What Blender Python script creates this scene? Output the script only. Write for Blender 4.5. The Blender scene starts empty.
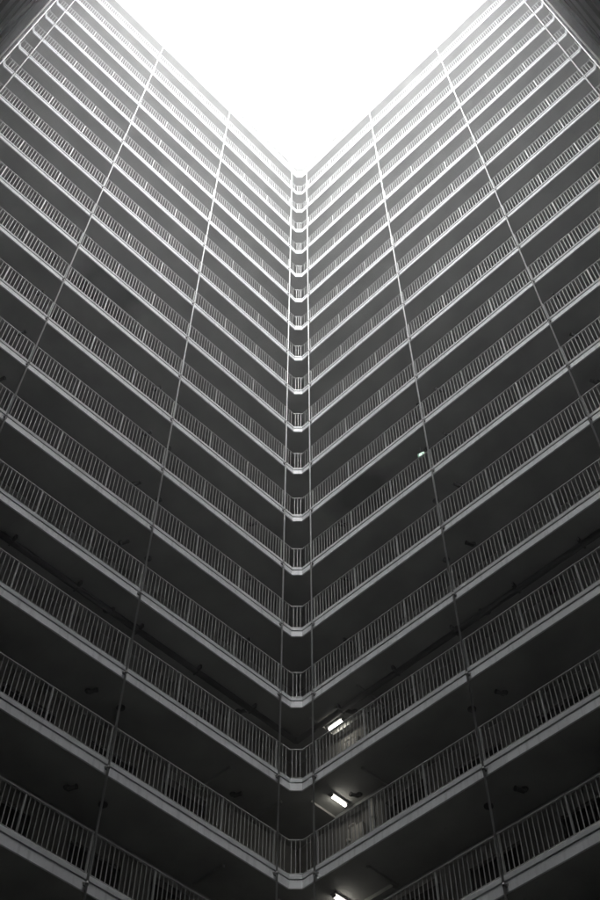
import bpy, bmesh, math, random
from mathutils import Vector, Matrix

random.seed(7)
R = math.radians
SC = bpy.context.scene
COL = SC.collection

# ------------------------------------------------------------------ measures
S = 15.72            # side of the square courtyard, fascia to fascia
H = 2.7              # storey height
Z0 = 16.88           # underside of gallery 0 (second lowest one in view)
CH = 0.21            # leg of the chamfer at the courtyard corners
W = 1.5              # depth of the gallery, fascia to flat wall
LOW, VIS, ROOF = -5, -1, 17
BAY = 1.6
POST0 = 0.66
C = Vector((S / 2, -S / 2, 0))
ANG = {'right': 0.0, 'left': 90.0, 'south': 180.0, 'east': 270.0}


def lz(k):
    return Z0 + H * k


# ------------------------------------------------------------------ materials
def new_mat(name):
    m = bpy.data.materials.new(name)
    m.use_nodes = True
    nt = m.node_tree
    b = nt.nodes['Principled BSDF']
    return m, nt, b


def node(nt, t, **kw):
    n = nt.nodes.new(t)
    for k, v in kw.items():
        setattr(n, k, v)
    return n


def mottled(name, base, amount=0.12, scale=1.2, rough=0.75, streak=0.0, speck=0.0, bump=0.0, metallic=0.0, joints=False, extra=None, spec=0.3):
    """painted or bare surface: two octaves of mottling, optional run-down streaks, joints and specks, all in world metres"""
    m, nt, b = new_mat(name)
    L = nt.links
    geo = node(nt, 'ShaderNodeNewGeometry')
    n1 = node(nt, 'ShaderNodeTexNoise'); n1.inputs['Scale'].default_value = scale; n1.inputs['Detail'].default_value = 6
    L.new(geo.outputs['Position'], n1.inputs['Vector'])
    r1 = node(nt, 'ShaderNodeMapRange')
    r1.inputs['From Min'].default_value = 0.3; r1.inputs['From Max'].default_value = 0.7
    r1.inputs['To Min'].default_value = 1 - amount; r1.inputs['To Max'].default_value = 1 + amount
    L.new(n1.outputs['Fac'], r1.inputs['Value'])
    fac = r1.outputs['Result']

    def times(a, bsock):
        q = node(nt, 'ShaderNodeMath', operation='MULTIPLY')
        L.new(a, q.inputs[0]); L.new(bsock, q.inputs[1])
        return q.outputs[0]
    if streak:
        mp = node(nt, 'ShaderNodeMapping'); mp.inputs['Scale'].default_value = (9, 9, 0.55)
        L.new(geo.outputs['Position'], mp.inputs['Vector'])
        n2 = node(nt, 'ShaderNodeTexNoise'); n2.inputs['Scale'].default_value = 1.0; n2.inputs['Detail'].default_value = 5
        L.new(mp.outputs[0], n2.inputs['Vector'])
        r2 = node(nt, 'ShaderNodeMapRange')
        r2.inputs['From Min'].default_value = 0.52; r2.inputs['From Max'].default_value = 0.75
        r2.inputs['To Min'].default_value = 1.0; r2.inputs['To Max'].default_value = 1 - streak
        L.new(n2.outputs['Fac'], r2.inputs['Value'])
        fac = times(fac, r2.outputs['Result'])
    if speck:
        n3 = node(nt, 'ShaderNodeTexNoise'); n3.inputs['Scale'].default_value = 14; n3.inputs['Detail'].default_value = 3
        L.new(geo.outputs['Position'], n3.inputs['Vector'])
        r3 = node(nt, 'ShaderNodeMapRange')
        r3.inputs['From Min'].default_value = 0.66; r3.inputs['From Max'].default_value = 0.74
        r3.inputs['To Min'].default_value = 1.0; r3.inputs['To Max'].default_value = 1 - speck
        L.new(n3.outputs['Fac'], r3.inputs['Value'])
        fac = times(fac, r3.outputs['Result'])
    if joints:
        # faint formwork joints on a 0.9 m module along both axes
        sep = node(nt, 'ShaderNodeSeparateXYZ'); L.new(geo.outputs['Position'], sep.inputs[0])
        for ax in ('X', 'Y'):
            q = node(nt, 'ShaderNodeMath', operation='PINGPONG'); q.inputs[1].default_value = 0.9
            L.new(sep.outputs[ax], q.inputs[0])
            r4 = node(nt, 'ShaderNodeMapRange')
            r4.inputs['From Min'].default_value = 0.0; r4.inputs['From Max'].default_value = 0.012
            r4.inputs['To Min'].default_value = 0.86; r4.inputs['To Max'].default_value = 1.0
            L.new(q.outputs[0], r4.inputs['Value'])
            fac = times(fac, r4.outputs['Result'])
    for (px, py, pz, sx, sy, sz, dark) in (extra or []):
        # a damp stain with a ragged edge round one point of the slab
        sub = node(nt, 'ShaderNodeVectorMath', operation='SUBTRACT'); sub.inputs[1].default_value = (px, py, pz)
        L.new(geo.outputs['Position'], sub.inputs[0])
        dv = node(nt, 'ShaderNodeVectorMath', operation='DIVIDE'); dv.inputs[1].default_value = (sx, sy, sz)
        L.new(sub.outputs[0], dv.inputs[0])
        ln = node(nt, 'ShaderNodeVectorMath', operation='LENGTH'); L.new(dv.outputs[0], ln.inputs[0])
        ad = node(nt, 'ShaderNodeMath', operation='MULTIPLY_ADD'); ad.inputs[1].default_value = 0.5
        L.new(n1.outputs['Fac'], ad.inputs[0]); L.new(ln.outputs['Value'], ad.inputs[2])
        r5 = node(nt, 'ShaderNodeMapRange')
        r5.inputs['From Min'].default_value = 0.75; r5.inputs['From Max'].default_value = 1.35
        r5.inputs['To Min'].default_value = dark; r5.inputs['To Max'].default_value = 1.0
        L.new(ad.outputs[0], r5.inputs['Value'])
        fac = times(fac, r5.outputs['Result'])
    mul = node(nt, 'ShaderNodeVectorMath', operation='SCALE')
    mul.inputs[0].default_value = base
    L.new(fac, mul.inputs['Scale'])
    L.new(mul.outputs[0], b.inputs['Base Color'])
    b.inputs['Roughness'].default_value = rough
    b.inputs['Metallic'].default_value = metallic
    b.inputs['Specular IOR Level'].default_value = spec
    if bump:
        nb = node(nt, 'ShaderNodeTexNoise'); nb.inputs['Scale'].default_value = 45; nb.inputs['Detail'].default_value = 3
        L.new(geo.outputs['Position'], nb.inputs['Vector'])
        bp = node(nt, 'ShaderNodeBump'); bp.inputs['Strength'].default_value = bump; bp.inputs['Distance'].default_value = 0.004
        L.new(nb.outputs['Fac'], bp.inputs['Height']); L.new(bp.outputs[0], b.inputs['Normal'])
    return m


def emitter(name, col, strength):
    m, nt, b = new_mat(name)
    b.inputs['Base Color'].default_value = (*col, 1)
    b.inputs['Emission Color'].default_value = (*col, 1)
    b.inputs['Emission Strength'].default_value = strength
    return m


STAINS = [(-0.62, -8.5, lz(7), 2.9, 1.5, 0.6, 0.05), (2.3, 0.55, lz(5), 1.5, 1.0, 0.6, 0.2)]
M = {
    'fascia': mottled('fascia_paint', (0.74, 0.755, 0.775), 0.09, 0.9, 0.6, streak=0.26, speck=0.2, bump=0.25),
    'coping': mottled('coping_concrete', (0.70, 0.72, 0.73), 0.10, 1.4, 0.7, streak=0.15, speck=0.20, bump=0.3),
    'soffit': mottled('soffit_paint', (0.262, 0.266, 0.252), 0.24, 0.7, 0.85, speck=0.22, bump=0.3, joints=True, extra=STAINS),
    'floor': mottled('gallery_screed', (0.13, 0.13, 0.125), 0.2, 0.8, 0.85),
    'wall': mottled('wall_render', (0.24, 0.239, 0.222), 0.12, 0.8, 0.85, streak=0.12, bump=0.3),
    'rail': mottled('rail_paint', (0.42, 0.425, 0.42), 0.12, 2.5, 0.5, streak=0.15),
    'pipe': mottled('drainpipe_paint', (0.48, 0.49, 0.49), 0.12, 1.5, 0.75, streak=0.18),
    'dark_fascia': mottled('dark_fascia_paint', (0.34, 0.34, 0.36), 0.12, 0.9, 0.6, streak=0.2),  # edge-on wings: shade put into darker copies of fascia, soffit and rail paint
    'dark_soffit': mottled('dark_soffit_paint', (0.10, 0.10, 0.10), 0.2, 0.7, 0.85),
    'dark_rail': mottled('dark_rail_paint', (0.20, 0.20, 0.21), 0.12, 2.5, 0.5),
    'white_pipe': mottled('white_pipe_paint', (0.8, 0.8, 0.8), 0.08, 1.5, 0.6),  # drainpipe paint lightened so the edge-on wings' pipes look brightly lit
    'steel': mottled('galvanised_steel', (0.20, 0.20, 0.20), 0.2, 5, 0.5, metallic=0.3),
    'black': mottled('black_pipe_coating', (0.008, 0.008, 0.008), 0.25, 4, 0.8),
    'iron': mottled('cast_iron', (0.022, 0.022, 0.021), 0.3, 6, 0.75),
    'frame': mottled('window_frame_paint', (0.045, 0.044, 0.04), 0.1, 3, 0.5),
    'riser': mottled('riser_paint', (0.62, 0.61, 0.57), 0.12, 3, 0.5, streak=0.2),
    'box': mottled('meter_box_paint', (0.5, 0.49, 0.45), 0.12, 3, 0.5, streak=0.25),
    'ground': mottled('courtyard_paving', (0.24, 0.24, 0.23), 0.2, 0.7, 0.85, joints=True, bump=0.3),
    'roofing': mottled('roof_membrane', (0.25, 0.25, 0.25), 0.2, 0.6, 0.9),
    'tube': emitter('lamp_tube', (1.0, 0.95, 0.86), 1.7),
    'exit': emitter('exit_panel', (0.42, 0.75, 0.55), 0.016),
    'exitmark': emitter('exit_pictogram', (0.85, 1.0, 0.9), 0.25),
}
mg, nt, b = new_mat('dark_glass')
b.inputs['Base Color'].default_value = (0.004, 0.004, 0.004, 1)
b.inputs['Roughness'].default_value = 0.25
b.inputs['Specular IOR Level'].default_value = 0.12
M['glass'] = mg


# ------------------------------------------------------------------ mesh helpers
def box(bm, x0, x1, y0, y1, z0, z1, mi=0):
    vs = [bm.verts.new((x, y, z)) for z in (z0, z1) for (x, y) in ((x0, y0), (x1, y0), (x1, y1), (x0, y1))]
    for idx in ((0, 3, 2, 1), (4, 5, 6, 7), (0, 1, 5, 4), (1, 2, 6, 5), (2, 3, 7, 6), (3, 0, 4, 7)):
        f = bm.faces.new([vs[i] for i in idx]); f.material_index = mi


def tube(bm, pts, r, n=10, cap=True):
    """round bar along a polyline with mitred joints"""
    rings = []
    pts = [Vector(p) for p in pts]
    for i, p in enumerate(pts):
        a = (p - pts[i - 1]).normalized() if i else (pts[1] - p).normalized()
        c = (pts[i + 1] - p).normalized() if i < len(pts) - 1 else a
        t = (a + c).normalized()
        ref = Vector((0, 0, 1)) if abs(a.z) < 0.9 else Vector((1, 0, 0))
        u = a.cross(ref).normalized(); v = u.cross(a)
        ring = []
        for j in range(n):
            q = u * math.cos(2 * math.pi * j / n) * r + v * math.sin(2 * math.pi * j / n) * r
            q = q - a * (q.dot(t) / a.dot(t))            # slide onto the mitre plane
            ring.append(bm.verts.new(p + q))
        rings.append(ring)
    for A, B in zip(rings, rings[1:]):
        for j in range(n):
            f = bm.faces.new((A[j], A[(j + 1) % n], B[(j + 1) % n], B[j])); f.smooth = True
    if cap:
        bm.faces.new(rings[0]); bm.faces.new(rings[-1])


def lathe(bm, prof, n=16, at=(0, 0, 0)):
    """surface of revolution about z: prof = [(radius, z)]"""
    at = Vector(at)
    rings = [[bm.verts.new(at + Vector((r * math.cos(2 * math.pi * j / n), r * math.sin(2 * math.pi * j / n), z))) for j in range(n)] for r, z in prof]
    for A, B in zip(rings, rings[1:]):
        for j in range(n):
            f = bm.faces.new((A[j], A[(j + 1) % n], B[(j + 1) % n], B[j])); f.smooth = True
    bm.faces.new(rings[0]); bm.faces.new(rings[-1])


def sweep(bm, prof, path, mats=None, closed=True):
    """sweep a section (depth, z) along path(depth) -> list of plan points"""
    n = len(prof)
    grid = []
    for d, z in prof:
        grid.append([bm.verts.new((x, y, z)) for x, y in path(d)])
    for i in range(n if closed else n - 1):
        A, B = grid[i], grid[(i + 1) % n]
        for j in range(len(A) - 1):
            f = bm.faces.new((A[j], A[j + 1], B[j + 1], B[j]))
            if mats: f.material_index = mats[i]


MESH = {}


def mesh_of(key, fill, mats, bevel=0.0):
    if key and key in MESH:
        return MESH[key]
    bm = bmesh.new()
    fill(bm)
    bmesh.ops.recalc_face_normals(bm, faces=bm.faces[:])
    if bevel:
        bmesh.ops.bevel(bm, geom=bm.edges[:], offset=bevel, segments=1, affect='EDGES', profile=0.5)
    me = bpy.data.meshes.new(key or 'mesh')
    bm.to_mesh(me); bm.free()
    for m in (mats if isinstance(mats, (list, tuple)) else [mats]):
        me.materials.append(M[m])
    if key:
        MESH[key] = me
    return me


def obj(name, me, parent=None, loc=(0, 0, 0), rotz=0.0):
    o = bpy.data.objects.new(name, me)
    COL.objects.link(o)
    o.parent = parent
    o.location = loc
    o.rotation_euler = (0, 0, rotz)
    return o


def tag(o, label, cat, group=None):
    o['label'] = label; o['category'] = cat
    if group: o['group'] = group
    return o


def thing(name, label, cat, loc=(0, 0, 0), rotz=0.0, group=None):
    o = bpy.data.objects.new(name, None)
    COL.objects.link(o)
    o.empty_display_size = 0.2
    o.location = loc; o.rotation_euler = (0, 0, rotz)
    return tag(o, label, cat, group)


def on(side, s, d, z):
    """world point on a wing: s metres along it from the far corner (seen from the camera), d behind the fascia"""
    if side == 'right': return Vector((s, d, z))
    if side == 'left': return Vector((-d, -s, z))
    if side == 'south': return Vector((s, -S - d, z))
    return Vector((S + d, -s, z))


# local frame of a wing: u along, v outward, origin at the middle of its fascia line
def frame(side):
    a = R(ANG[side])
    v = Matrix.Rotation(a, 3, 'Z') @ Vector((0, S / 2, 0))
    return C + v, a


def ulocal(side, s):
    return {'right': s - S / 2, 'left': S / 2 - s, 'south': S / 2 - s, 'east': s - S / 2}[side]


# ------------------------------------------------------------------ words for the galleries
UP = ['lowest', 'second', 'third', 'fourth', 'fifth', 'sixth', 'seventh', 'eighth', 'ninth']
DOWN = ['topmost', 'second', 'third', 'fourth', 'fifth', 'sixth', 'seventh', 'eighth', 'ninth']


def gal(k):
    """how one would point at a gallery in the photograph"""
    if k == ROOF: return 'the roof edge'
    i = k - VIS
    if i < 9:
        return 'the lowest gallery' if i == 0 else 'the %s gallery from the bottom' % UP[i]
    j = ROOF - 1 - k
    return 'the topmost gallery' if j == 0 else 'the %s gallery from the top' % DOWN[j]


WINGS = {'right': 'the wing with lit lamps', 'left': 'the wing without lit lamps'}

# ------------------------------------------------------------------ wings
HS = S / 2


def run(d, ext=True):
    """plan of one wing at depth d behind the fascia: mitre, chamfer corner, chamfer corner, mitre"""
    if d <= 0.6:
        xd = CH / 2 - 0.7071 * d
        xc = CH - 0.4142 * d
        return [(-HS + xd, -xd), (-HS + xc, d), (HS - xc, d), (HS - xd, -xd)]
    return [(-HS - d, d), (-HS - d + 0.35, d), (HS + d - 0.35, d), (HS + d, d)]


def fill_slab(bm):
    prof = [(0.026, 0.0), (0.026, 0.238), (0.14, 0.238), (W, 0.238), (W, 0.0)]
    sweep(bm, prof, run, [2, 2, 1, 1, 0])


def fill_fascia(bm):
    sweep(bm, [(-0.014, -0.006), (0.0, 0.214), (0.026, 0.214), (0.026, -0.006)], run)


def fill_coping(bm):
    sweep(bm, [(-0.010, 0.248), (-0.008, 0.352), (0.0, 0.362), (0.13, 0.362), (0.13, 0.240), (0.030, 0.240), (0.030, 0.248)], run)


OPEN = [('niche', 1.50, 2.85, 0.24, 2.46), ('window', 3.65, 5.05, 1.12, 2.20), ('window', 6.02, 7.50, 1.12, 2.20),
        ('window', 8.45, 9.85, 1.12, 2.20), ('window', 10.82, 12.30, 1.12, 2.20), ('window', 13.25, 14.65, 1.12, 2.20)]


def fill_wall(side, openings):
    def f(bm):
        cuts = sorted([(min(ulocal(side, a), ulocal(side, b)), max(ulocal(side, a), ulocal(side, b)), z0, z1) for _, a, b, z0, z1 in openings])
        x = -HS - W
        for a, b_, z0, z1 in cuts:
            box(bm, x, a, W, W + 0.2, 0, H)
            if z0 > 0: box(bm, a, b_, W, W + 0.2, 0, z0)
            box(bm, a, b_, W, W + 0.2, z1, H)
            x = b_
        box(bm, x, HS + W, W, W + 0.2, 0, H)
    return f


def fill_frame(w, h):
    def f(bm):
        t = 0.045
        for (x0, x1, z0, z1) in ((0, w, 0, t), (0, w, h - t, h), (0, t, t, h - t), (w - t, w, t, h - t), (w / 2 - t / 2, w / 2 + t / 2, t, h - t)):
            box(bm, x0, x1, 0.06, 0.11, z0, z1)
    return f


def wing(side, label):
    loc, a = frame(side)
    root = thing('apartment_wing', label, 'building', loc, a)
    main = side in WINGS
    tone, pre = ('', '') if main else ('_dark', 'dark_')  # edge-on wings take the paints with shade in their colour
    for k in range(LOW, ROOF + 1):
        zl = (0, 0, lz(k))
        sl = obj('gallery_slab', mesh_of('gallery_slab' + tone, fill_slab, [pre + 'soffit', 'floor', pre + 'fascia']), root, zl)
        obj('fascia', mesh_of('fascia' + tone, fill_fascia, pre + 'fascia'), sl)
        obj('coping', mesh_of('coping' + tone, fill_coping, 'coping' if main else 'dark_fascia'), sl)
        if k < ROOF:
            ops = OPEN if (main and VIS <= k <= 2) else []
            key = 'wall_%s' % side if ops else 'wall_plain'
            wl = obj('wall', mesh_of(key, fill_wall(side, ops), 'wall'), root, zl)
            for kind, s0, s1, z0, z1 in ops:
                w, h = s1 - s0, z1 - z0
                u = min(ulocal(side, s0), ulocal(side, s1))
                if kind == 'window':
                    wd = obj('window', mesh_of('window_%.2f' % w, fill_frame(w, h), 'frame'), root, (u, W, lz(k) + z0))
                    obj('pane', mesh_of('pane_%.2f' % w, lambda bm: box(bm, 0.02, w - 0.02, 0.075, 0.085, 0.02, h - 0.02), 'glass'), wd)
                else:
                    def nf(bm):
                        # a deep lobby behind the doorway: floor, ceiling and three walls
                        d0, d1 = 0.2, 3.2
                        box(bm, -0.1, 0, d0, d1, 0, h); box(bm, w, w + 0.1, d0, d1, 0, h)
                        box(bm, 0, w, d1, d1 + 0.1, 0, h)
                        box(bm, -0.1, w + 0.1, d0, d1 + 0.1, -0.1, 0); box(bm, -0.1, w + 0.1, d0, d1 + 0.1, h, h + 0.1)
                    obj('stair_lobby', mesh_of('lobby_%.2f' % w, nf, 'frame'), root, (u, W, lz(k) + z0))
        if main and VIS <= k <= (2 if side == 'right' else 1):
            for s in (0.10, 1.80):
                u = ulocal(side, s)
                obj('soffit_beam', mesh_of('soffit_beam', lambda bm: box(bm, -0.03, 0.03, 0.40, W - 0.12, -0.07, -0.001), 'soffit'), root, (u, 0, lz(k)))
            uu = min(ulocal(side, 0.10), ulocal(side, 1.80))
            if side == 'right': obj('soffit_beam', mesh_of('soffit_cross_beam', lambda bm: box(bm, 0.04, 1.66, 1.24, 1.375, -0.10, -0.002), 'soffit'), root, (uu, 0, lz(k)))
    # the block behind the galleries: lower storey, roof and outer wall
    base_h = lz(LOW)
    obj('ground_storey', mesh_of('ground_storey', lambda bm: box(bm, -HS - W, HS + W, W, W + 0.2, 0, base_h), 'wall'), root)

    def rf(bm):
        z = lz(ROOF)
        sweep(bm, [(W, z), (W, z + 0.236), (9.0, z + 0.236), (9.0, z)], lambda d: [(-HS - d, d), (HS + d, d)])
    obj('roof', mesh_of('roof', rf, 'roofing'), root)
    obj('outer_wall', mesh_of('outer_wall', lambda bm: sweep(bm, [(8.8, 0), (8.8, lz(ROOF) - 0.01), (9.0, lz(ROOF) - 0.01), (9.0, 0)], lambda d: [(-HS - d, d), (HS + d, d)]), 'wall'), root)
    return root


wing('right', 'tall grey gallery-access apartment wing with lit tube lamps near its inner corner')
wing('left', 'tall grey gallery-access apartment wing without any lit lamp, meeting the lamp-lit wing')
wing('south', 'dark wing seen edge-on past the far end of the unlit wing')
wing('east', 'dark wing seen edge-on past the far end of the lamp-lit wing')

# ------------------------------------------------------------------ railings
RD = 0.045                       # rail line behind the fascia face
ZB, ZT = 0.412, 1.305
NBAR = 14


def fill_panel(bm):
    for i in range(1, NBAR):
        x = BAY * i / NBAR
        box(bm, x - 0.0079, x + 0.0079, RD - 0.0079, RD + 0.0079, ZB + 0.008, ZT - 0.012)


def fill_post(bm):
    box(bm, -0.019, 0.019, RD - 0.019, RD + 0.019, 0.362, ZT - 0.016)
    box(bm, -0.045, 0.045, RD - 0.04, RD + 0.04, 0.3625, 0.372)


LEN = 9 * BAY


def fill_top(bm):
    box(bm, -LEN / 2 - 0.03, LEN / 2 + 0.03, RD - 0.024, RD + 0.024, ZT - 0.013, ZT + 0.013)


def fill_bottom(bm):
    box(bm, -LEN / 2, LEN / 2, RD - 0.015, RD + 0.015, ZB - 0.008, ZB + 0.008)


def post_u(i):
    return -LEN / 2 + BAY * i


def railing(side, k):
    loc, a = frame(side)
    root = thing('gallery_railing', 'grey bar railing on %s, %s' % (gal(k), WINGS[side].replace('the wing', 'wing')), 'railing', loc + Vector((0, 0, lz(k))), a, 'gallery railings')
    if k == ROOF:
        obj('top_rail', mesh_of('roof_top_rail', lambda bm: box(bm, -LEN / 2 - 0.03, LEN / 2 + 0.03, RD - 0.06, RD + 0.06, ZT - 0.013, ZT + 0.05), 'rail'), root)
    else:
        obj('top_rail', mesh_of('top_rail', fill_top, 'rail'), root)
    obj('bottom_rail', mesh_of('bottom_rail', fill_bottom, 'rail'), root)
    for i in range(10):
        obj('post', mesh_of('post', fill_post, 'rail'), root, (post_u(i), 0, 0))
        if i < 9:
            obj('bar_panel', mesh_of('bar_panel', fill_panel, 'rail'), root, (post_u(i), 0, 0))
    return root


for side in ('right', 'left'):
    for k in range(VIS, ROOF + 1):
        railing(side, k)


# corner railings: centre of the chamfer is the origin, x to the right wing's side along the chamfer
def corner_pts(z):
    """end by one post, two chamfer corners, end by the other post (NW corner, world axes, origin at the wing lines' crossing)"""
    c = CH - 0.4142 * RD
    e = POST0 - 0.03
    return [(-RD, -e, z), (-RD, -c, z), (c, RD, z), (e, RD, z)]


def flat_rail(bm, z0, z1, hw):
    pts = [Vector(p) for p in corner_pts(0)]
    offs = []
    for i, p in enumerate(pts):
        a = (p - pts[i - 1]).normalized() if i else (pts[1] - p).normalized()
        c = (pts[i + 1] - p).normalized() if i < 3 else a
        na, nc = Vector((-a.y, a.x, 0)), Vector((-c.y, c.x, 0))
        m = (na + nc).normalized(); m = m / m.dot(na)
        offs.append(m * hw)
    rows = []
    for sg, z in ((1, z0), (-1, z0), (-1, z1), (1, z1)):
        rows.append([bm.verts.new((p + o * sg) + Vector((0, 0, z))) for p, o in zip(pts, offs)])
    for i in range(4):
        A, B = rows[i], rows[(i + 1) % 4]
        for j in range(3):
            bm.faces.new((A[j], A[j + 1], B[j + 1], B[j]))
    for j in (0, 3):
        bm.faces.new([r[j] for r in rows])


def bars_at(bm, pts, ang):
    for x, y in pts:
        m = Matrix.Rotation(ang, 3, 'Z')
        n0 = len(bm.verts)
        box(bm, -0.0079, 0.0079, -0.0079, 0.0079, ZB + 0.008, ZT - 0.012)
        bm.verts.ensure_lookup_table()
        for v in bm.verts[n0:]:
            v.co = m @ v.co + Vector((x, y, 0))


SB = [0.545, 0.431, 0.317]
cc = CH - 0.4142 * RD
CHB = [((-RD + (cc + RD) * t), (-cc + (cc + RD) * t)) for t in (0.2, 0.5, 0.8)]


def corner_railing(rot, k, label, group):
    a = R(rot)
    loc = C + Matrix.Rotation(a, 3, 'Z') @ Vector((-S / 2, S / 2, 0)) + Vector((0, 0, lz(k)))
    root = thing('corner_railing', label, 'railing', loc, a, group)
    if k == ROOF:
        obj('top_rail', mesh_of('corner_roof_top_rail', lambda bm: flat_rail(bm, ZT - 0.013, ZT + 0.05, 0.06), 'rail'), root)
    else:
        obj('top_rail', mesh_of('corner_top_rail', lambda bm: flat_rail(bm, ZT - 0.013, ZT + 0.013, 0.024), 'rail'), root)
    obj('bottom_rail', mesh_of('corner_bottom_rail', lambda bm: flat_rail(bm, ZB - 0.008, ZB + 0.008, 0.015), 'rail'), root)
    obj('bar_panel', mesh_of('corner_bars_a', lambda bm: bars_at(bm, [(-RD, -s) for s in SB], 0), 'rail'), root)
    obj('bar_panel', mesh_of('corner_bars_b', lambda bm: bars_at(bm, CHB, R(45)), 'rail'), root)
    obj('bar_panel', mesh_of('corner_bars_c', lambda bm: bars_at(bm, [(s, RD) for s in SB], 0), 'rail'), root)


for k in range(0, ROOF + 1):
    corner_railing(0, k, 'short chamfered railing at the inner corner on %s' % gal(k), 'inner corner railings')
for rot, side in ((90, 'left'), (-90, 'right')):
    for k in range(9, ROOF - 1):
        corner_railing(rot, k, 'short outer-corner railing on %s, %s' % (gal(k), WINGS[side].replace('the wing', 'wing')), 'outer corner railings')


# railings of the two wings seen edge-on: one mesh each, far too foreshortened to show their parts
def fill_edge_rail(bm):
    fill_top(bm); fill_bottom(bm)
    for i in range(10):
        x = post_u(i)
        box(bm, x - 0.021, x + 0.021, RD - 0.021, RD + 0.021, 0.362, ZT - 0.016)
        if i < 9:
            for j in range(1, NBAR):
                q = x + BAY * j / NBAR
                box(bm, q - 0.0079, q + 0.0079, RD - 0.0079, RD + 0.0079, ZB + 0.008, ZT - 0.012)


EDGE = {'south': 'unlit', 'east': 'lamp-lit'}
for side in ('south', 'east'):
    loc, a = frame(side)
    for k in range(0, ROOF - 1):
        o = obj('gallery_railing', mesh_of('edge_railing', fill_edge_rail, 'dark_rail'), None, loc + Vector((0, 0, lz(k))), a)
        tag(o, 'railing seen end-on, packed among others on dark wing past the %s wing' % EDGE[side], 'railing', 'end-on railings past the %s wing' % EDGE[side])

# ------------------------------------------------------------------ drainpipes
PS = [0.66, 5.46, 10.26, 15.06]
PD = -0.075


def fill_pipe(zb, zt):
    def f(bm):
        tube(bm, [(0, 0, zb), (0, 0, zt)], 0.0245, 12)
    return f


def fill_bracket(bm):
    box(bm, -0.045, 0.045, 0.033, 0.078, 0.09, 0.15)
    lathe(bm, [(0.026, 0.085), (0.032, 0.087), (0.032, 0.153), (0.026, 0.155)], 12)
    box(bm, -0.06, 0.06, 0.069, 0.075, 0.07, 0.17)


PIPE_WORDS = ['next to the inner corner', 'second from the inner corner', 'third from the inner corner', 'farthest from the inner corner']
for side in ('right', 'left', 'south', 'east'):
    loc, a = frame(side)
    for i, s in enumerate(PS):
        if side in WINGS:
            lab = 'thin pale drainpipe on %s, %s' % (WINGS[side], PIPE_WORDS[i])
            grp = 'courtyard drainpipes'
        else:
            if i == 3: continue
            lab = 'thin pale drainpipe on the dark edge-on wing past the %s wing' % EDGE[side]
            grp = 'drainpipes on the wing past the %s wing' % EDGE[side]
        p = loc + Matrix.Rotation(a, 3, 'Z') @ Vector((ulocal(side, s), PD, 0))
        root = thing('drainpipe', lab, 'drainpipe', p, a, grp)
        obj('shaft', mesh_of('pipe_shaft' if side in WINGS else 'white_shaft', fill_pipe(0.1, lz(ROOF) + 0.5), 'pipe' if side in WINGS else 'white_pipe'), root)
        if side in WINGS:
            for k in range(VIS, ROOF + 1):
                obj('bracket', mesh_of('pipe_bracket', fill_bracket, 'steel'), root, (0, 0, lz(k)))

# ------------------------------------------------------------------ soffit fittings by the drainpipes
def fill_trap(bm):
    lathe(bm, [(0.125, -0.002), (0.125, -0.03), (0.10, -0.05), (0.075, -0.05), (0.07, -0.075), (0.05, -0.085), (0.02, -0.085)], 18)


def fill_elbow(bm):
    tube(bm, [(0, 0.14, -0.002), (0, 0.14, -0.05), (0, 0.09, -0.085), (0, -0.12, -0.09)], 0.058, 12)
    lathe(bm, [(0.10, -0.002), (0.10, -0.025), (0.065, -0.027)], 16, (0, 0.14, 0))
    tube(bm, [(0, -0.12, -0.09), (0, -0.16, -0.09)], 0.07, 12)


NEARP = ['the corner drainpipe', 'the second drainpipe from the corner', 'the third drainpipe from the corner']
PW = {'right': ['corner pipe of lamp-lit wing', 'second pipe of lamp-lit wing', 'third pipe of lamp-lit wing'],
      'left': ['corner pipe of unlit wing', 'second pipe of unlit wing', 'third pipe of unlit wing']}
SEEN_FIT = {0: range(1, 6), 1: range(0, 7), 2: range(2, 9)}
for side in ('right', 'left'):
    loc, a = frame(side)
    for i in range(3):
        for k in SEEN_FIT[i]:
            up = gal(k - 1)
            for kind, s, d in (('trap', PS[i] - 0.56, 0.74), ('elbow', PS[i] + 0.26, 0.74)):
                if i == 2 and kind == 'trap': continue
                if i == 0:
                    if kind == 'trap': continue
                    s, d = PS[i] + 0.40, 0.95
                p = loc + Matrix.Rotation(a, 3, 'Z') @ Vector((ulocal(side, s), d, lz(k)))
                nice = WINGS[side].replace('the wing ', '')
                if kind == 'trap':
                    o = obj('drain_trap', mesh_of('drain_trap', fill_trap, 'iron'), None, p, a)
                    o.scale = (0.82, 0.82, 0.9)
                    tag(o, 'round drain fitting over %s, %s' % (up.replace('the ', ''), PW[side][i]), 'drain fitting', 'round drain fittings')
                else:
                    o = obj('drain_elbow', mesh_of('drain_elbow', fill_elbow, 'iron'), None, p, a + R(-20 if side == 'right' else 20))
                    o.scale = (0.82, 0.82, 0.9)
                    tag(o, 'oblong drain elbow over %s, %s' % (up.replace('the ', ''), PW[side][i]), 'drain fitting', 'oblong drain elbows')

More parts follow.
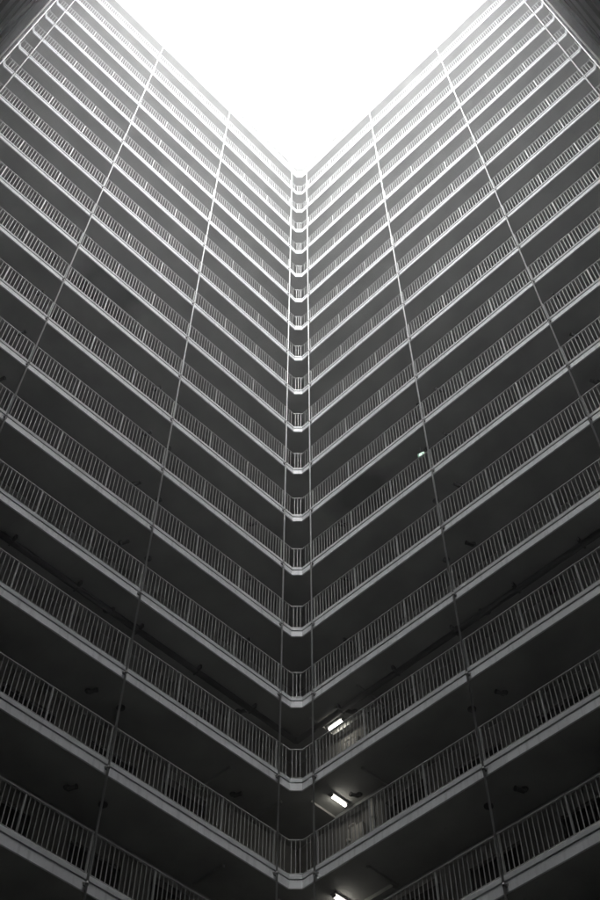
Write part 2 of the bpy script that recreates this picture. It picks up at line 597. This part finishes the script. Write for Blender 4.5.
# ------------------------------------------------------------------ black service pipe under gallery slab 2
for side in ('right', 'left'):
    loc, a = frame(side)
    d = 0.72
    sgn = 1 if side == 'right' else -1
    root = thing('service_pipe', 'long black service pipe hung under a slab, %s' % WINGS[side].replace('the wing ', 'wing '), 'pipe', loc + Vector((0, 0, lz(2))), a)
    u0 = ulocal(side, -d + (0.0 if side == 'right' else 0.0))
    u1 = ulocal(side, S - 0.2)
    obj('pipe_run', mesh_of('service_run_%s' % side, lambda bm: tube(bm, [(u0, d, -0.10), (u1, d, -0.10)], 0.082, 14), 'black'), root)
    for j in range(8):
        s = 0.95 + 1.94 * j
        obj('pipe_hanger', mesh_of('service_hanger', lambda bm: (box(bm, -0.03, 0.03, -0.19, -0.068, -0.13, -0.001), box(bm, -0.02, 0.02, -0.08, 0.08, -0.180, -0.166), box(bm, -0.02, 0.02, 0.068, 0.085, -0.18, -0.001)), 'black'), root, (ulocal(side, s), d, 0))

# ------------------------------------------------------------------ lamps, exit lamp, meters by the corner
def lamp(x, y, k, rot, label):
    root = thing('tube_lamp', label, 'lamp', (x, y, lz(k) - 0.001), rot, 'lit ceiling lamps')

    def cas(bm):
        box(bm, -0.30, 0.30, -0.075, 0.075, -0.045, 0.0)
        box(bm, -0.272, -0.236, -0.045, 0.045, -0.105, -0.046); box(bm, 0.236, 0.272, -0.045, 0.045, -0.105, -0.046)
    obj('casing', mesh_of('lamp_casing', cas, 'steel', 0.004), root)
    obj('tube', mesh_of('lamp_tube', lambda bm: tube(bm, [(-0.232, 0, -0.08), (0.232, 0, -0.08)], 0.033, 14), 'tube'), root)


lamp(0.64, 0.82, 1, R(90), 'lit tube lamp under a slab, middle one of the three lit lamps')
lamp(0.60, 0.86, 0, R(90), 'lit tube lamp under a slab, lowest of the three lit lamps')
lamp(0.44, 1.03, 2, R(0), 'lit tube lamp beside the black service pipe, topmost of the three lit lamps')

# exit lamp on the fifth-level gallery
root = thing('exit_lamp', 'small glowing green and white exit lamp hanging beside the drainpipe', 'exit sign', (4.80, 0.52, lz(5) - 0.20), R(20))
root.scale = (0.62, 0.62, 0.9)
obj('housing', mesh_of('exit_housing', lambda bm: (box(bm, -0.19, 0.19, -0.035, 0.035, -0.40, -0.18), box(bm, -0.012, 0.012, -0.012, 0.012, -0.18, 0.22)), 'steel'), root)
pn = obj('panel', mesh_of('exit_panel', lambda bm: (box(bm, -0.175, 0.175, -0.042, -0.036, -0.39, -0.19), box(bm, -0.175, 0.175, -0.030, 0.030, -0.410, -0.4015)), 'exit'), root)


def runner(bm):
    # a running figure beside a doorway, in flat bars
    def bar(x0, z0, x1, z1, w):
        dx, dz = x1 - x0, z1 - z0
        l = math.hypot(dx, dz); nx, nz = -dz / l * w, dx / l * w
        vs = []
        for y in (-0.046, -0.0425):
            for (x, z) in ((x0 + nx, z0 + nz), (x0 - nx, z0 - nz), (x1 - nx, z1 - nz), (x1 + nx, z1 + nz)):
                vs.append(bm.verts.new((x, y, z)))
        for idx in ((0, 1, 2, 3), (4, 5, 6, 7), (0, 1, 5, 4), (1, 2, 6, 5), (2, 3, 7, 6), (3, 0, 4, 7)):
            bm.faces.new([vs[i] for i in idx])
    bar(0.03, -0.375, 0.03, -0.205, 0.008); bar(0.14, -0.375, 0.14, -0.205, 0.008); bar(0.03, -0.205, 0.14, -0.205, 0.008)
    bar(-0.06, -0.25, -0.03, -0.30, 0.016); bar(-0.05, -0.222, -0.05, -0.238, 0.012)
    bar(-0.03, -0.30, 0.01, -0.335, 0.009); bar(-0.03, -0.30, -0.08, -0.345, 0.009); bar(-0.08, -0.345, -0.12, -0.34, 0.007)
    bar(-0.06, -0.255, -0.105, -0.275, 0.007); bar(-0.05, -0.255, 0.0, -0.265, 0.007)


obj('pictogram', mesh_of('exit_runner', runner, 'exitmark'), root)

# painted risers and meter boxes on the lamp-lit landing
for k in (0, 1):
    g = gal(k)
    o = obj('riser_pipe', mesh_of('riser_tall', lambda bm: (tube(bm, [(0, 0, 0.24), (0, 0, 2.695)], 0.055, 14), lathe(bm, [(0.06, 2.0), (0.07, 2.005), (0.07, 2.10), (0.06, 2.105)], 14)), 'riser'), None, (1.30, 1.30, lz(k)))
    tag(o, 'pale vertical riser pipe lit by a lamp on %s' % g, 'pipe', 'lit riser pipes')
    root = thing('meter_box', 'pale meter cabinet with looped pipe, lamp-lit wall on %s' % g, 'meter box', (0.72, W, lz(k) + 1.55), 0, 'meter boxes by the lamps')
    obj('cabinet', mesh_of('meter_cabinet', lambda bm: box(bm, -0.20, 0.20, -0.18, -0.001, 0, 0.62), 'box', 0.006), root)
    obj('door', mesh_of('meter_door', lambda bm: (box(bm, -0.17, 0.17, -0.192, -0.181, 0.03, 0.59), box(bm, 0.11, 0.14, -0.206, -0.192, 0.26, 0.36)), 'riser', 0.003), root)
    obj('looped_pipe', mesh_of('meter_loop', lambda bm: (tube(bm, [(-0.32, -0.12, -1.30), (-0.32, -0.12, 0.66), (-0.28, -0.12, 0.74), (-0.20, -0.12, 0.76), (-0.10, -0.12, 0.74), (-0.08, -0.12, 0.621)], 0.026, 10), lathe(bm, [(0.03, 0.30), (0.055, 0.305), (0.055, 0.40), (0.03, 0.405)], 12, (-0.32, -0.12, 0))), 'riser'), root)

# ------------------------------------------------------------------ ground
def gnd(bm):
    s = 40
    vs = [bm.verts.new((x, y, 0)) for x, y in ((-s, -S - s), (S + s, -S - s), (S + s, s), (-s, s))]
    bm.faces.new(vs)


g = obj('ground', mesh_of('ground', gnd, 'ground'))
g['kind'] = 'structure'

# ------------------------------------------------------------------ added air volume, stands in for lens glare round the sky
def hz(bm):
    box(bm, -42, S + 42, -S - 42, 42, -1.0, lz(ROOF) + 4.0)


mh = bpy.data.materials.new('misty_air'); mh.use_nodes = True
nth = mh.node_tree
for n_ in list(nth.nodes):
    if n_.type != 'OUTPUT_MATERIAL': nth.nodes.remove(n_)
pv = nth.nodes.new('ShaderNodeVolumePrincipled')
pv.inputs['Color'].default_value = (0.95, 0.96, 0.97, 1)
pv.inputs['Density'].default_value = 0.0046
pv.inputs['Anisotropy'].default_value = 0.88
nth.links.new(pv.outputs[0], [n_ for n_ in nth.nodes if n_.type == 'OUTPUT_MATERIAL'][0].inputs['Volume'])
M['air'] = mh
hzo = obj('haze', mesh_of('haze', hz, 'air'))
hzo['kind'] = 'stuff'

# ------------------------------------------------------------------ light: bright overcast sky, soft high sun
EL, AZ = 60.0, 135.0         # the brightest part of the overcast lies high behind the camera (azimuth from +y towards +x)
wd = bpy.data.worlds.new('World')
SC.world = wd
wd.use_nodes = True
nt = wd.node_tree
bg = nt.nodes['Background']
sky = nt.nodes.new('ShaderNodeTexSky')
sky.sky_type = 'NISHITA'
sky.sun_disc = False
sky.sun_elevation = R(EL)
sky.sun_rotation = R(AZ)
sky.air_density = 1.0; sky.dust_density = 4.0; sky.ozone_density = 1.0
hs = nt.nodes.new('ShaderNodeHueSaturation')       # cloud cover: the blue is greyed out
hs.inputs['Saturation'].default_value = 0.10
nt.links.new(sky.outputs[0], hs.inputs['Color'])
nt.links.new(hs.outputs[0], bg.inputs['Color'])
bg.inputs['Strength'].default_value = 0.07

sl = bpy.data.lights.new('sun', 'SUN')
sl.energy = 1.5
sl.angle = R(84)
sl.color = (1.0, 0.995, 0.985)
so = bpy.data.objects.new('sun', sl)
COL.objects.link(so)
az = R(AZ)
dirv = Vector((math.sin(az) * math.cos(R(EL)), math.cos(az) * math.cos(R(EL)), math.sin(R(EL))))
so.rotation_euler = dirv.to_track_quat('Z', 'Y').to_euler()
so.location = (7.8, -7.8, 90)

# ------------------------------------------------------------------ camera
cam = bpy.data.cameras.new('camera')
cam.sensor_fit = 'VERTICAL'
cam.sensor_height = 36.0
cam.sensor_width = 24.0
cam.lens = 1114.27 / 900 * 36.0
cam.clip_end = 2000
co = bpy.data.objects.new('camera', cam)
COL.objects.link(co)
co.location = (15.349, -15.320, 1.6)
pitch, yaw, roll = 56.849, -0.145, 0.138
fw = Vector((-math.sin(R(45 + yaw)), math.cos(R(45 + yaw)), 0))
fwd = fw * math.cos(R(pitch)) + Vector((0, 0, 1)) * math.sin(R(pitch))
right = fw.cross(Vector((0, 0, 1)))
up = right.cross(fwd)
rr = right * math.cos(R(roll)) + up * math.sin(R(roll))
uu = up * math.cos(R(roll)) - right * math.sin(R(roll))
co.rotation_euler = Matrix((rr, uu, -fwd)).transposed().to_euler()
SC.camera = co

# ------------------------------------------------------------------ render settings
vs = SC.view_settings
vs.view_transform = 'Standard'
vs.look = 'None'
vs.gamma = 1.0
vs.use_curve_mapping = False
vs.exposure = 3.5
SC.display_settings.display_device = 'sRGB'
cy = SC.cycles
cy.max_bounces = 14
cy.diffuse_bounces = 9
cy.glossy_bounces = 3
cy.use_denoising = True
cy.sample_clamp_indirect = 10
